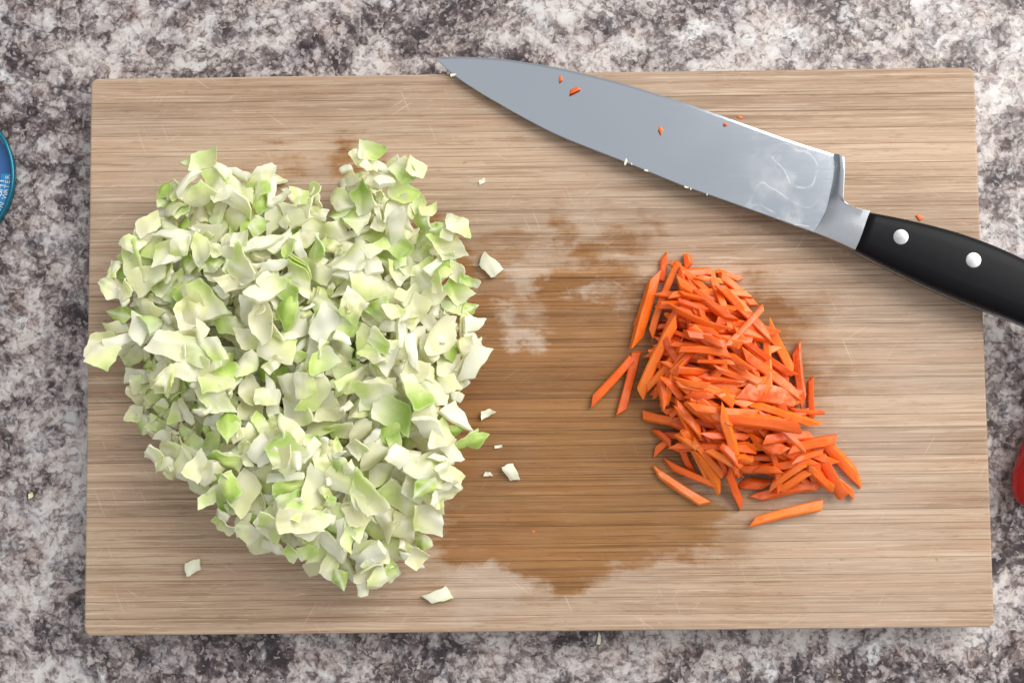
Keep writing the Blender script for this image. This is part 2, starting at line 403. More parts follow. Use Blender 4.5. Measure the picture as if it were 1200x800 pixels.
for i in range(N):
    E3, S3 = K(*e_[i]), K(*s_[i]); t = i / (N - 1)
    th = 0.0003 + 0.0010 * min(1, t * 2.2)
    te = 0.00035
    d = S3 - E3; L = np.linalg.norm(d) + 1e-9; d /= L
    bw = min(0.0011, L * 0.3); up = np.array((0, 0, 1.0))
    ring = [E3, E3 + d * bw + up * te, E3 + d * (L * 0.5) + up * (te + (th - te) * 0.5), S3 - d * min(0.0003, L * .1) + up * th, S3 + up * (th - 0.0002), S3 - up * (th - 0.0002), S3 - d * min(0.0003, L * .1) - up * th, E3 + d * (L * 0.5) - up * (te + (th - te) * 0.5), E3 + d * bw - up * te]
    V += ring; heel += [max(0, min(1, (t - 0.77) / 0.10))] * 9
for i in range(N - 1):
    for k in range(9):
        Fc.append((i * 9 + k, i * 9 + (k + 1) % 9, (i + 1) * 9 + (k + 1) % 9, (i + 1) * 9 + k))
Fc.append(tuple((N - 1) * 9 + k for k in range(9))); Fc.append(tuple(range(8, -1, -1)))
me = mesh('blade', V, Fc, False)
at = me.attributes.new('heel', 'FLOAT', 'POINT'); at.data.foreach_set('value', heel)
blade = link('blade', me, M_BLADE, knife)

# bolster: lofted collar between blade and handle
BA = interp([(977,181),(978.5,195),(976,212),(968,246),(960,261),(953,272.5)], 15)
BB = interp([(992,186),(991,200),(989,225),(988.5,238),(992,244.5),(1018,248)], 10)
BB = np.vstack([BB, interp([(1018,248),(1011,268),(1003,292.5)], 6)[1:]])
BA2 = interp(BA, 15)
V, Fc = [], []
cols = 7
for i in range(15):
    for j in range(cols):
        u = j / (cols - 1)
        q = BA2[i] * (1 - u) + BB[min(14, i)] * u
        k = K(*q, 0.004 * u)
        # thickness profile: thin at the blade, swelling to the handle, rounded off at the cutting-edge side
        edge_fall = min(1.0, (i + 0.6) / 5.0) ** 0.6
        low_fall = min(1.0, (14 - i) / 2.2 + 0.35) ** 0.6
        sw = 0.0034 + (0.0062 - 0.0034) * (1 - (1 - u) ** 2.2) * edge_fall
        if j == 0: sw = 0.0015
        if j == 1: sw = 0.0030 + 0.0008 * edge_fall
        sw *= low_fall if j > 0 else 1
        if j == cols - 1 and i < 9: sw *= 0.55
        V.append(k + np.array((0, 0, sw)))
n1 = len(V)
for i in range(15):
    for j in range(cols):
        k = V[i * cols + j]; q = BA2[i] * (1 - j / (cols - 1)) + BB[min(14, i)] * (j / (cols - 1)); kk = K(*q, 0.004 * j / (cols - 1))
        V.append(2 * kk - k)
def qd(i, j): return i * cols + j
for i in range(14):
    for j in range(cols - 1):
        Fc.append((qd(i, j), qd(i + 1, j), qd(i + 1, j + 1), qd(i, j + 1)))
        Fc.append((n1 + qd(i, j), n1 + qd(i, j + 1), n1 + qd(i + 1, j + 1), n1 + qd(i + 1, j)))
rim = [(i, 0) for i in range(15)] + [(14, j) for j in range(1, cols)] + [(i, cols - 1) for i in range(13, -1, -1)] + [(0, j) for j in range(cols - 2, 0, -1)]
for a in range(len(rim)):
    i0, i1 = qd(*rim[a]), qd(*rim[(a + 1) % len(rim)])
    Fc.append((i0, i1, n1 + i1, n1 + i0))
_bm = mesh('bolster', V, Fc); _bm.set_sharp_from_angle(angle=R(28)); bol = link('bolster', _bm, M_STEEL, knife)
mod = bol.modifiers.new('edge', 'BEVEL'); mod.width = 0.0006; mod.segments = 2; mod.limit_method = 'ANGLE'; mod.angle_limit = R(40)

# handle: tang plate between two black scales
HT = [(1018,248),(1049,253.5),(1080,260.5),(1112,268.5),(1142,278),(1172,290),(1200,302.5),(1235,322),(1268,344),(1300,368),(1322,390)]
HB = [(1003,292.5),(1034,308.5),(1067,325),(1100,340),(1132,353.5),(1166,366),(1200,378.5),(1232,393),(1262,410),(1288,424),(1306,428)]
NH = 34
ht = smooth_poly(HT, NH); hb = smooth_poly(HB, NH)
def loft_scale(sign):
    V, Fc = [], []; m = 13
    for i in range(NH):
        A, B = K(*ht[i], 0.004), K(*hb[i], 0.004); t = i / (NH - 1)
        thick = (0.0062 + 0.0022 * math.sin(math.pi * min(1, t * 1.1)) ) * (1.0 if t < 0.94 else math.sqrt(max(0.08, 1 - ((t - 0.94) / 0.06) ** 2)))
        for k in range(m):
            a = math.pi * k / (m - 1)
            cx = math.copysign(abs(math.cos(a)) ** 0.55, math.cos(a)); cz = max(0.0, math.sin(a)) ** 0.62
            q = (A + B) / 2 + (A - B) / 2 * cx
            V.append(q + np.array((0, 0, sign * (0.0011 + (thick - 0.0011) * cz))))
    for i in range(NH - 1):
        for k in range(m):
            k2 = (k + 1) % m
            Fc.append((i * m + k, i * m + k2, (i + 1) * m + k2, (i + 1) * m + k))
    Fc.append(tuple(range(m))); Fc.append(tuple((NH - 1) * m + k for k in range(m - 1, -1, -1)))
    me = mesh('handle_scale', V, Fc, True)
    for p in me.polygons:
        if len(p.vertices) > 4: p.use_smooth = False
    return me
scale_top = link('handle_scale', loft_scale(1), M_HANDLE, knife)
link('handle_scale', loft_scale(-1), M_HANDLE, knife)
V, Fc = [], []
for i in range(NH):
    A, B = K(*ht[i], 0.004), K(*hb[i], 0.004); d = (A - B) / np.linalg.norm(A - B)
    A = A + d * 0.00025; B = B - d * 0.00025; z = np.array((0, 0, 0.00105))
    V += [A + z, B + z, B - z, A - z]
for i in range(NH - 1):
    for k in range(4): Fc.append((i * 4 + k, i * 4 + (k + 1) % 4, i * 4 + 4 + (k + 1) % 4, i * 4 + 4 + k))
Fc += [(0, 1, 2, 3), tuple((NH - 1) * 4 + k for k in range(4))]
link('tang', mesh('tang', V, Fc, False), M_STEEL, knife)
for (px, py) in ((1056, 277.5), (1140, 305), (1224, 347)):
    c = K(px, py, 0.0075)
    hv = [np.array(v.co) for v in scale_top.data.vertices]
    ztop = max(v[2] for v in hv if np.linalg.norm(v[:2] - c[:2]) < 0.006)
    v, f = lathe([(0.0001, 0.0), (0.0026, -0.00001), (0.0033, -0.00006), (0.00345, -0.0002), (0.0035, -0.003)], 32)
    v = [np.array(q) + np.array((c[0], c[1], ztop + 0.00012)) for q in v]
    rm = mesh('rivet', v, f); rm.set_sharp_from_angle(angle=R(8)); link('rivet', rm, M_RIVET, knife)

# ------------------------------------------------------------------ chopped cabbage
nr = np.random.RandomState(5)
def surf_grid(pu, pv, zt, zb):
    """closed shell from a grid of top and bottom heights"""
    n, m_ = pu.shape
    top = np.stack([pu, pv, zt], -1).reshape(-1, 3); bot = np.stack([pu, pv, zb], -1).reshape(-1, 3)
    V = np.vstack([top, bot]); k = n * m_; Fc = []
    for i in range(n - 1):
        for j in range(m_ - 1):
            a = i * m_ + j
            Fc.append((a, a + m_, a + m_ + 1, a + 1)); Fc.append((k + a, k + a + 1, k + a + m_ + 1, k + a + m_))
    rim = [(i, 0) for i in range(n)] + [(n - 1, j) for j in range(1, m_)] + [(i, m_ - 1) for i in range(n - 2, -1, -1)] + [(0, j) for j in range(m_ - 2, 0, -1)]
    for a in range(len(rim)):
        i0 = rim[a][0] * m_ + rim[a][1]; q = rim[(a + 1) % len(rim)]; i1 = q[0] * m_ + q[1]
        Fc.append((i0, i1, k + i1, k + i0))
    return V, Fc
def leaf_shape(kind):
    n = 14 if kind != 'rib' else 9
    u, v = np.meshgrid(np.linspace(-1, 1, n), np.linspace(-1, 1, n), indexing='ij')
    if kind == 'rib':
        a, b = nr.uniform(5.5, 11.5), nr.uniform(2.6, 5.2)
    elif kind == 'layered':
        a, b = nr.uniform(6, 9), nr.uniform(3.0, 4.5)
    else:
        a, b = nr.uniform(5.5, 11.0), nr.uniform(4.0, 7.0)
    a *= 1e-3; b *= 1e-3
    cor = np.array([(-a, -b), (-a, b), (a, -b), (a, b)]) * (1 + nr.uniform(-0.28, 0.28, (4, 2)))
    if nr.rand() < 0.30: cor[nr.randint(4)] *= 0.45
    cor[:, 0] += cor[:, 1] * nr.uniform(-0.45, 0.45)
    w = [(1 - u) * (1 - v) / 4, (1 - u) * (1 + v) / 4, (1 + u) * (1 - v) / 4, (1 + u) * (1 + v) / 4]
    # pull the corners in so the cut outline stays convex
    kq = nr.uniform(0.0, 0.30); u0, v0 = u, v
    u, v = u0 * np.sqrt(1 - kq * v0 ** 2 / 2), v0 * np.sqrt(1 - kq * u0 ** 2 / 2)
    w = [(1 - u) * (1 - v) / 4, (1 - u) * (1 + v) / 4, (1 + u) * (1 - v) / 4, (1 + u) * (1 + v) / 4]
    x = sum(w[i] * cor[i, 0] for i in range(4)); y = sum(w[i] * cor[i, 1] for i in range(4))
    ph = nr.uniform(0, 6.28, 8)
    # cut edges are not ruler straight
    x += 0.0003 * np.sin(y * 700 + ph[0]) + 0.00012 * np.sin(y * 1700 + ph[1])
    y += 0.0003 * np.sin(x * 700 + ph[2]) + 0.00012 * np.sin(x * 1700 + ph[3])
    th = nr.uniform(0, math.pi); c, s = math.cos(th), math.sin(th); xx = c * x + s * y; yy = -s * x + c * y
    kap = nr.choice([-1, 1], p=[.6, .4]) * nr.uniform(25, 140); kap2 = nr.uniform(-18, 18)
    z = 0.5 * kap * xx ** 2 / (1 + np.abs(kap * xx) * 0.7) + 0.5 * kap2 * yy ** 2
    for _c in range(nr.randint(1, 4)):          # creases
        tc = nr.uniform(0, math.pi); dc = math.cos(tc) * x + math.sin(tc) * y - nr.uniform(-.0045, .0045)
        z += nr.uniform(0.2, 0.7) * np.sqrt(dc ** 2 + 5e-8) * nr.choice([-1, 1])
    amp = nr.uniform(0.0003, 0.0013)
    z += amp * np.sin(xx * nr.uniform(350, 800) + ph[4]) * np.cos(yy * nr.uniform(300, 700) + ph[5])
    z += 0.00018 * np.sin(xx * nr.uniform(1300, 2000) + ph[6]) * np.sin(yy * nr.uniform(1200, 2000) + ph[7])
    ribm = np.zeros_like(x)
    t = np.full_like(x, nr.uniform(0.0005, 0.0010))
    if kind == 'rib':
        t = nr.uniform(0.0018, 0.0042) * (1 - 0.40 * np.abs(v) ** 2.2) * (1 - 0.15 * np.abs(u) ** 3) * (1 + 0.12 * np.sin(u * 5 + ph[6])) + 0.0003
        z *= 0.55; ribm[:] = 1 - 0.35 * np.abs(v) ** 2
    elif nr.rand() < 0.45:
        th2 = nr.uniform(0, math.pi); dd = np.abs(-math.sin(th2) * x + math.cos(th2) * y + nr.uniform(-.004, .004))
        ribm = np.exp(-(dd / 0.0013) ** 2); t = t + 0.0008 * ribm
        # side veins
        al = math.cos(th2) * x + math.sin(th2) * y
        sv = np.exp(-((np.abs(((al + dd * 0.8) * 160) % 1 - 0.5)) / 0.10) ** 2) * 0.35
        ribm = np.clip(np.maximum(ribm, sv), 0, 1)
    if kind in ('green', 'pale', 'cream') and nr.rand() < 0.5:      # thick pale midrib end running out into thin leaf
        g_ = np.clip((1 - u0) / 2, 0, 1) ** 2
        t = t + nr.uniform(0.0008, 0.0020) * g_; ribm = np.maximum(ribm, g_)
    if kind != 'rib' and nr.rand() < 0.55:                            # rolled up along one direction
        Rr = nr.uniform(0.0055, 0.011); k_ = np.clip(xx / Rr, -1.25, 1.25)
        sg = nr.choice([-1, 1]); nx = Rr * np.sin(k_); z = z * 0.5 + sg * Rr * (1 - np.cos(k_)) * nr.uniform(0.6, 1.0)
        x, y = c * nx - s * yy, s * nx + c * yy
    return x, y, z, t, ribm
def cabbage_template(kind):
    if kind == 'layered':
        x, y, z, t, ribm = leaf_shape('layered'); Vs, Fs, Rb, off = [], [], [], 0
        fan = nr.uniform(-0.10, 0.10)
        for q in range(nr.randint(3, 5)):
            zz = z * (1 + 0.10 * q) + q * nr.uniform(0.0009, 0.0014) + x * fan * q
            V, Fc = surf_grid(x * (1 - .06 * q) + nr.uniform(-.0006, .0006), y + q * nr.uniform(-.0004, .0005), zz + t / 2, zz - t / 2)
            Vs.append(V); Fs += [tuple(i + off for i in f) for f in Fc]; off += len(V); Rb.append(np.r_[ribm.ravel(), ribm.ravel()])
        V, Fc, Rb = np.vstack(Vs), Fs, np.concatenate(Rb)
    else:
        x, y, z, t, ribm = leaf_shape(kind)
        brd = np.zeros_like(x); brd[0, :] = brd[-1, :] = brd[:, 0] = brd[:, -1] = 0.55
        ribm = np.maximum(ribm, brd)
        V, Fc = surf_grid(x, y, z + t / 2, z - t / 2); Rb = np.r_[ribm.ravel(), ribm.ravel()]
    V = V - V.mean(0)
    lo, hi, cr = {'green': (0.52, 0.86, 0.0), 'pale': (0.14, 0.42, 0.08), 'cream': (0.05, 0.26, 0.65), 'rib': (0.0, 0.2, 0.05), 'layered': (0.1, 0.55, 0.4)}[kind]
    g0 = nr.uniform(lo, hi); gr = nr.uniform(-55, 55, 2)
    G = np.clip(g0 + V[:, 0] * gr[0] + V[:, 1] * gr[1], 0, 1)
    Cm = np.full(len(V), cr * nr.uniform(0.5, 1.2))
    return dict(kind=kind, V=V, F=Fc, G=G, C=np.clip(Cm, 0, 1), W=np.clip(Rb * (0.9 if kind == 'rib' else 0.75), 0, 1))
TPL = {'green': [cabbage_template('green') for _ in range(16)], 'pale': [cabbage_template('pale') for _ in range(26)],
       'cream': [cabbage_template('cream') for _ in range(16)], 'rib': [cabbage_template('rib') for _ in range(20)],
       'layered': [cabbage_template('layered') for _ in range(12)]}
def attrs(me, G, C, W):
    for nme, val in (('green', G), ('cream', C), ('rib', W)):
        a = me.attributes.new(nme, 'FLOAT', 'POINT'); a.data.foreach_set('value', np.asarray(val, np.float32))
def tpl_mesh(t):
    if 'me' not in t:
        t['me'] = mesh('cabbage', t['V'], t['F']); attrs(t['me'], t['G'], t['C'], t['W']); t['me'].materials.append(M_CAB)
        m2 = t['me']
        m2.set_sharp_from_angle(angle=R(42))
    return t['me']

RES = 0.0006
GX0, GY0 = -0.205, -0.135; GN = (int(0.41 / RES), int(0.27 / RES))
HM = np.zeros(GN); OWN = np.full(GN, -1, int)
def dense(V, F):
    c = np.array([V[list(f)].mean(0) for f in F])
    e = np.vstack([0.5 * (V[list(f)] + np.roll(V[list(f)], -1, 0)) for f in F])
    return np.vstack([V, c, e])
def cells(pts):
    i = np.clip(((pts[:, 0] - GX0) / RES).astype(int), 0, GN[0] - 1); j = np.clip(((pts[:, 1] - GY0) / RES).astype(int), 0, GN[1] - 1)
    return i, j
def drop(pts, pct=88, owner=-1, floor=0.0002):
    """settle a point cloud onto the height map; returns the lift that rests it there"""
    i, j = cells(pts); key = i * GN[1] + j
    uq, inv = np.unique(key, return_inverse=True)
    low = np.full(len(uq), 1e9); np.minimum.at(low, inv, pts[:, 2]); top = np.full(len(uq), -1e9); np.maximum.at(top, inv, pts[:, 2])
    h = HM.ravel()[uq]
    lift = np.percentile(h - low, pct)
    lift = max(lift, floor - pts[:, 2].min())
    nt = top + lift; up = nt > h
    HM.ravel()[uq[up]] = nt[up]; OWN.ravel()[uq[up]] = owner
    return lift

POLY = [(236,204),(265,196),(300,200),(330,200),(348,218),(385,236),(398,200),(430,186),(468,200),(500,212),(506,255),(545,275),(545,300),(556,335),(568,360),(570,405),(556,440),(545,478),(565,512),(540,530),(540,575),(520,600),(522,640),(500,664),(468,672),(430,690),(402,678),(345,660),(305,640),(275,602),(212,548),(192,520),(170,504),(160,470),(148,425),(130,408),(146,388),(142,340),(160,300),(186,256),(212,222)]
PW = np.array([P(*q)[:2] for q in POLY])
PW = PW.mean(0) + (PW - PW.mean(0)) * np.array((1.035, 1.02))
def inside(x, y, poly):
    c = np.zeros(x.shape, bool); n = len(poly)
    for a in range(n):
        x1, y1 = poly[a]; x2, y2 = poly[(a + 1) % n]
        k = ((y1 > y) != (y2 > y)) & (x < (x2 - x1) * (y - y1) / (y2 - y1 + 1e-12) + x1); c ^= k
    return c
def edge_dist(x, y, poly):
    d = np.full(x.shape, 1e9); n = len(poly)
    for a in range(n):
        p, q = poly[a], poly[(a + 1) % n]; e = q - p
        t = np.clip(((x - p[0]) * e[0] + (y - p[1]) * e[1]) / (e @ e), 0, 1)
        d = np.minimum(d, np.hypot(x - p[0] - t * e[0], y - p[1] - t * e[1]))
    return d
gx = GX0 + (np.arange(GN[0]) + 0.5) * RES; gy = GY0 + (np.arange(GN[1]) + 0.5) * RES
XX, YY = np.meshgrid(gx, gy, indexing='ij')
def target(poly, hmax, width, lump, power=2):
    ins = inside(XX, YY, poly); d = edge_dist(XX, YY, poly)
    s = np.clip(d / width, 0, 1)
    h = hmax * (1 - (1 - s) ** power) * (1 + lump * np.sin(XX * 120 + 1) * np.sin(YY * 105 + 2))
    return np.where(ins, h, -1), ins, d
TG, INS, DST = target(PW, 0.032, 0.048, 0.16)
gxg, gyg = np.gradient(np.where(TG > 0, TG, 0), RES)
cand_i, cand_j = np.where(INS & (DST > 0.0030))
placed = []
def rotm(yaw, tilt, ta):
    ax = Vector((math.cos(ta), math.sin(ta), 0))
    return np.array((Matrix.Rotation(tilt, 3, ax) @ Matrix.Rotation(yaw, 3, 'Z')))
def place(kind, x, y, yaw, tilt, ta, scale=1.0, pct=88, idx=None, t=None):
    t = t or TPL[kind][nr.randint(len(TPL[kind]))]
    if 'D' not in t: t['D'] = dense(t['V'], t['F'])
    Rm = rotm(yaw, tilt, ta); pts = (t['D'] * scale) @ Rm.T
    pts = pts + np.array((x, y, 0))
    lift = drop(pts, pct, len(placed))
    placed.append(dict(t=t, R=Rm, s=scale, loc=np.array((x, y, lift)), kind=kind, special=idx))
def pick_kind(x, y):
    g = 0.21 + 0.10 * (y > 0.05) + 0.08 * (x < -0.15) * (y > 0)
    r = nr.rand()
    if r < g: return 'green'
    if r < g + 0.33: return 'pale'
    if r < g + 0.49: return 'cream'
    if r < g + 0.73: return 'rib'
    return 'layered'
for it in range(3200):
    ks = nr.randint(len(cand_i), size=30)
    ci, cj = cand_i[ks], cand_j[ks]
    de = TG[ci, cj] - HM[ci, cj]
    b = np.argmax(de)
    if de[b] < 0.0015 and it > 400: break
    i, j = ci[b], cj[b]; x, y = XX[i, j], YY[i, j]
    yaw = nr.uniform(0, 6.28); near = DST[i, j] < 0.012
    tilt = abs(nr.normal(0, R(20))) if near else abs(nr.normal(0, R(30)))
    if not near and nr.rand() < 0.10: tilt = nr.uniform(R(45), R(75))
    ta = nr.uniform(0, 6.28)
    if nr.rand() < 0.5:
        gl = math.hypot(gxg[i, j], gyg[i, j])
        if gl > 0.1: ta = math.atan2(gyg[i, j], gxg[i, j]) - math.pi / 2; tilt = math.atan(gl) * 0.8
    place(pick_kind(x, y), x, y, yaw, tilt, ta, float(nr.choice([nr.uniform(0.25, 0.42), nr.uniform(0.42, 0.70), nr.uniform(0.62, 1.0), nr.uniform(0.62, 1.08)])) if not near else nr.uniform(0.50, 0.82))
# a scattering of bigger pieces seen on top
for it in range(45):
    k = nr.randint(len(cand_i)); x, y = XX[cand_i[k], cand_j[k]], YY[cand_i[k], cand_j[k]]
    if DST[cand_i[k], cand_j[k]] < 0.010: continue
    place(pick_kind(x, y), x, y, nr.uniform(0, 6.28), abs(nr.normal(0, R(22))), nr.uniform(0, 6.28), nr.uniform(0.85, 1.2), 66)
NP = len(placed)
cnt = np.bincount(OWN[OWN >= 0], minlength=NP)
order = np.argsort(-cnt)[:300]; keep = set(int(k) for k in order)
LAB = {'green': ('green chopped cabbage leaf scrap in the cabbage heap', 'green scraps of the cabbage heap', 'cabbage_leaf_piece'),
       'pale': ('pale green chopped cabbage leaf scrap in the cabbage heap', 'pale green scraps of the cabbage heap', 'cabbage_leaf_piece'),
       'cream': ('creamy yellow chopped cabbage leaf scrap in the cabbage heap', 'creamy scraps of the cabbage heap', 'cabbage_leaf_piece'),
       'rib': ('thick white chopped cabbage rib chunk in the cabbage heap', 'white rib chunks of the cabbage heap', 'cabbage_rib_piece'),
       'layered': ('several cabbage leaf layers cut as one bundle in the cabbage heap', 'layered bundles of the cabbage heap', 'cabbage_layer_piece')}
def where_in_heap(x, y):
    if edge_dist(np.array([x]), np.array([y]), PW)[0] > 0.034: return 'on the heap crown'
    c = PW.mean(0); a = math.degrees(math.atan2(y - c[1], x - c[0]))
    if -50 <= a < 35: return 'on the heap side facing the carrots'
    if 35 <= a < 115: return 'on the heap side facing the knife blade'
    if a >= 115 or a < -150: return 'on the heap side facing the blue tin'
    return 'on the heap side farthest from the knife'
KIND = {'green': 'green cabbage leaf scrap', 'pale': 'pale green cabbage leaf scrap', 'cream': 'creamy yellow cabbage leaf scrap', 'rib': 'thick white cabbage rib chunk', 'layered': 'layered cabbage leaf bundle'}
def heap_label(k, p):
    sz = 'large ' if cnt[k] > 190 else ('small ' if cnt[k] < 75 else '')
    tl = math.degrees(math.acos(max(-1, min(1, abs(p['R'][2, 2])))))
    pose = ' on edge' if tl > 42 else (' flat' if tl < 12 else '')
    return sz + KIND[p['kind']] + pose + ' ' + where_in_heap(*p['loc'][:2])
sv, sf, sg, sc_, sw, off = [], [], [], [], [], 0
for k, p in enumerate(placed):
    t = p['t']
    if k in keep:
        o = link(LAB[p['kind']][2], tpl_mesh(t))
        o.matrix_world = Matrix.Translation((p['loc'][0], p['loc'][1], p['loc'][2] + T)) @ Matrix(p['R'].tolist()).to_4x4() @ Matrix.Scale(p['s'], 4)
        lb = heap_label(k, p); tag(o, lb, 'cabbage piece', lb.replace('cabbage ', '', 1) + ' set')
    else:
        sv.append((t['V'] * p['s']) @ p['R'].T + p['loc'] + np.array((0, 0, T))); sf += [tuple(i + off for i in f) for f in t['F']]; off += len(t['V'])
        sg.append(t['G']); sc_.append(t['C']); sw.append(t['W'])
if sv:
    me = mesh('chopped_cabbage', np.vstack(sv), sf); attrs(me, np.concatenate(sg), np.concatenate(sc_), np.concatenate(sw))
    tag(link('chopped_cabbage', me, M_CAB), 'smaller chopped cabbage shreds filling the cabbage heap between the larger pieces', 'chopped cabbage', None, 'stuff')
print('CABBAGE', NP, 'heap', HM.max(), 'visible', (cnt > 0).sum())

# pieces lying apart on the board or poking out of the heap
def loose(name, kind, px, py, ang, scale, label, sx=1.0, tilt=0.05, z=T, cat='cabbage piece', ti=None):
    t = TPL[kind][nr.randint(len(TPL[kind])) if ti is None else ti]
    c = P(px, py, z)
    Rm = rotm(R(ang), tilt, nr.uniform(0, 6.28))
    S = np.diag((scale * sx, scale, scale))
    pts = (dense(t['V'], t['F']) @ (Rm @ S).T) + np.array((c[0], c[1], 0))
    lift = drop(pts, 80) if z == T else -pts[:, 2].min() + 0.0002
    me = tpl_mesh(t)
    o = link(name, me)
    o.matrix_world = Matrix.Translation((c[0], c[1], lift + z)) @ Matrix((Rm @ S).tolist()).to_4x4()
    tag(o, label, cat)
    return o
loose('cabbage_rib_piece', 'rib', 574, 312, -40, 0.95, 'pointed white cabbage rib chunk lying just outside the heap beside a square leaf scrap', 1.0, 0.05, ti=3)
loose('cabbage_leaf_piece', 'pale', 541, 277, -20, 0.70, 'square pale green cabbage scrap beside the pointed white rib chunk')
loose('cabbage_leaf_piece', 'green', 262, 204, 10, 0.85, 'green folded cabbage leaf poking out of the heap towards the far board edge')
loose('cabbage_leaf_piece', 'green', 448, 200, -15, 0.8, 'light green torn cabbage leaf poking out of the heap towards the blade')
loose('cabbage_leaf_piece', 'cream', 132, 405, 5, 0.85, 'yellowish cabbage leaf sticking out over the short board edge')
loose('cabbage_rib_piece', 'rib', 558, 428, 65, 0.95, 'long curved white cabbage rib at the heap side facing the carrots')
loose('cabbage_leaf_piece', 'green', 560, 513, -10, 0.7, 'small green cabbage tip poking out of the heap towards the carrots')
loose('cabbage_rib_piece', 'rib', 599, 553, -68, 0.50, 'slim white cabbage sliver lying alone on the wet wood', 1.3)
loose('cabbage_rib_piece', 'rib', 228, 663, 15, 0.55, 'white bent cabbage scrap alone on the dry wood near the board corner')
loose('cabbage_rib_piece', 'rib', 514, 697, 20, 0.62, 'white cabbage scrap next to the pale dried water mark')
loose('cabbage_rib_piece', 'rib', 571, 484, 30, 0.38, 'small white cabbage crumb beside the green cabbage tip')
loose('cabbage_rib_piece', 'rib', 584, 523, 10, 0.20, 'tiny white cabbage crumb on the wet wood beside the green cabbage tip')
loose('cabbage_rib_piece', 'rib', 572, 555, 5, 0.22, 'tiny white cabbage crumb on the wet wood beside the slim sliver')
loose('cabbage_rib_piece', 'rib', 565, 213, 25, 0.22, 'tiny cabbage crumb between the heap and the knife blade')
loose('cabbage_rib_piece', 'rib', 702, 748, 80, 0.28, 'tiny white cabbage shaving on the counter against the long board edge', z=0.0)
loose('cabbage_leaf_piece', 'cream', 37, 580, 30, 0.17, 'tiny yellow cabbage crumb on the bare counter', z=0.0)

# ------------------------------------------------------------------ carrot sticks
cr = np.random.RandomState(21)
SECT = [(1, .72), (.72, 1), (-.72, 1), (-1, .72), (-1, -.72), (-.72, -1), (.72, -1), (1, -.72)]
def stick_mesh(L, w, h, pale, seed):
    r = np.random.RandomState(seed); n = 8; m_ = 8; V, Fc = [], []
    bend = r.uniform(-0.035, 0.035) * L; arch = r.uniform(-0.02, 0.03) * L
    # ends are slanted knife cuts; the stick narrows a little along its length
    sk0, sk1 = r.choice([-1, 1], 2) * r.uniform(0.1, 2.1, 2)
    sk0, sk1 = (np.clip(q, -L / w * 0.42, L / w * 0.42) for q in (sk0, sk1))
    vz0, vz1 = r.uniform(-0.6, 0.6, 2)
    w0, w1 = r.uniform(0.62, 1.0), r.uniform(0.80, 1.0); lean = r.uniform(-0.3, 0.3); wj = r.uniform(-0.05, 0.05, (n, 2))
    for i in range(n):
        t = i / (n - 1)
        ww = w * (w0 + (w1 - w0) * t) * (1 + wj[i, 0]); hh = h * (1 + wj[i, 1]) * (0.72 + 0.28 * min(1, 5 * t, 5 * (1 - t)))
        for (cx, cy) in SECT:
            sx = 0.5 * ww * cx * (sk0 * (1 - t) + sk1 * t) + 0.5 * hh * cy * (vz0 * (1 - t) + vz1 * t)
            x0 = -0.5 * L + 0.5 * abs(sk0) * ww * 0.5; x1 = 0.5 * L - 0.5 * abs(sk1) * ww * 0.5
            x = x0 + (x1 - x0) * t + sx; tt = x / L + 0.5
            c_ = bend * (1 - (2 * tt - 1) ** 2); cz_ = arch * (1 - (2 * tt - 1) ** 2)
            V.append((x, c_ + (cx + lean * cy) * ww / 2, cz_ + cy * hh / 2))
    for i in range(n - 1):
        for k in range(m_): Fc.append((i * m_ + k, i * m_ + (k + 1) % m_, (i + 1) * m_ + (k + 1) % m_, (i + 1) * m_ + k))
    Fc.append(tuple(range(m_))); Fc.append(tuple((n - 1) * m_ + k for k in range(m_)))
    return np.array(V), Fc
HM[:] = np.where(XX > 0.02, 0, HM)
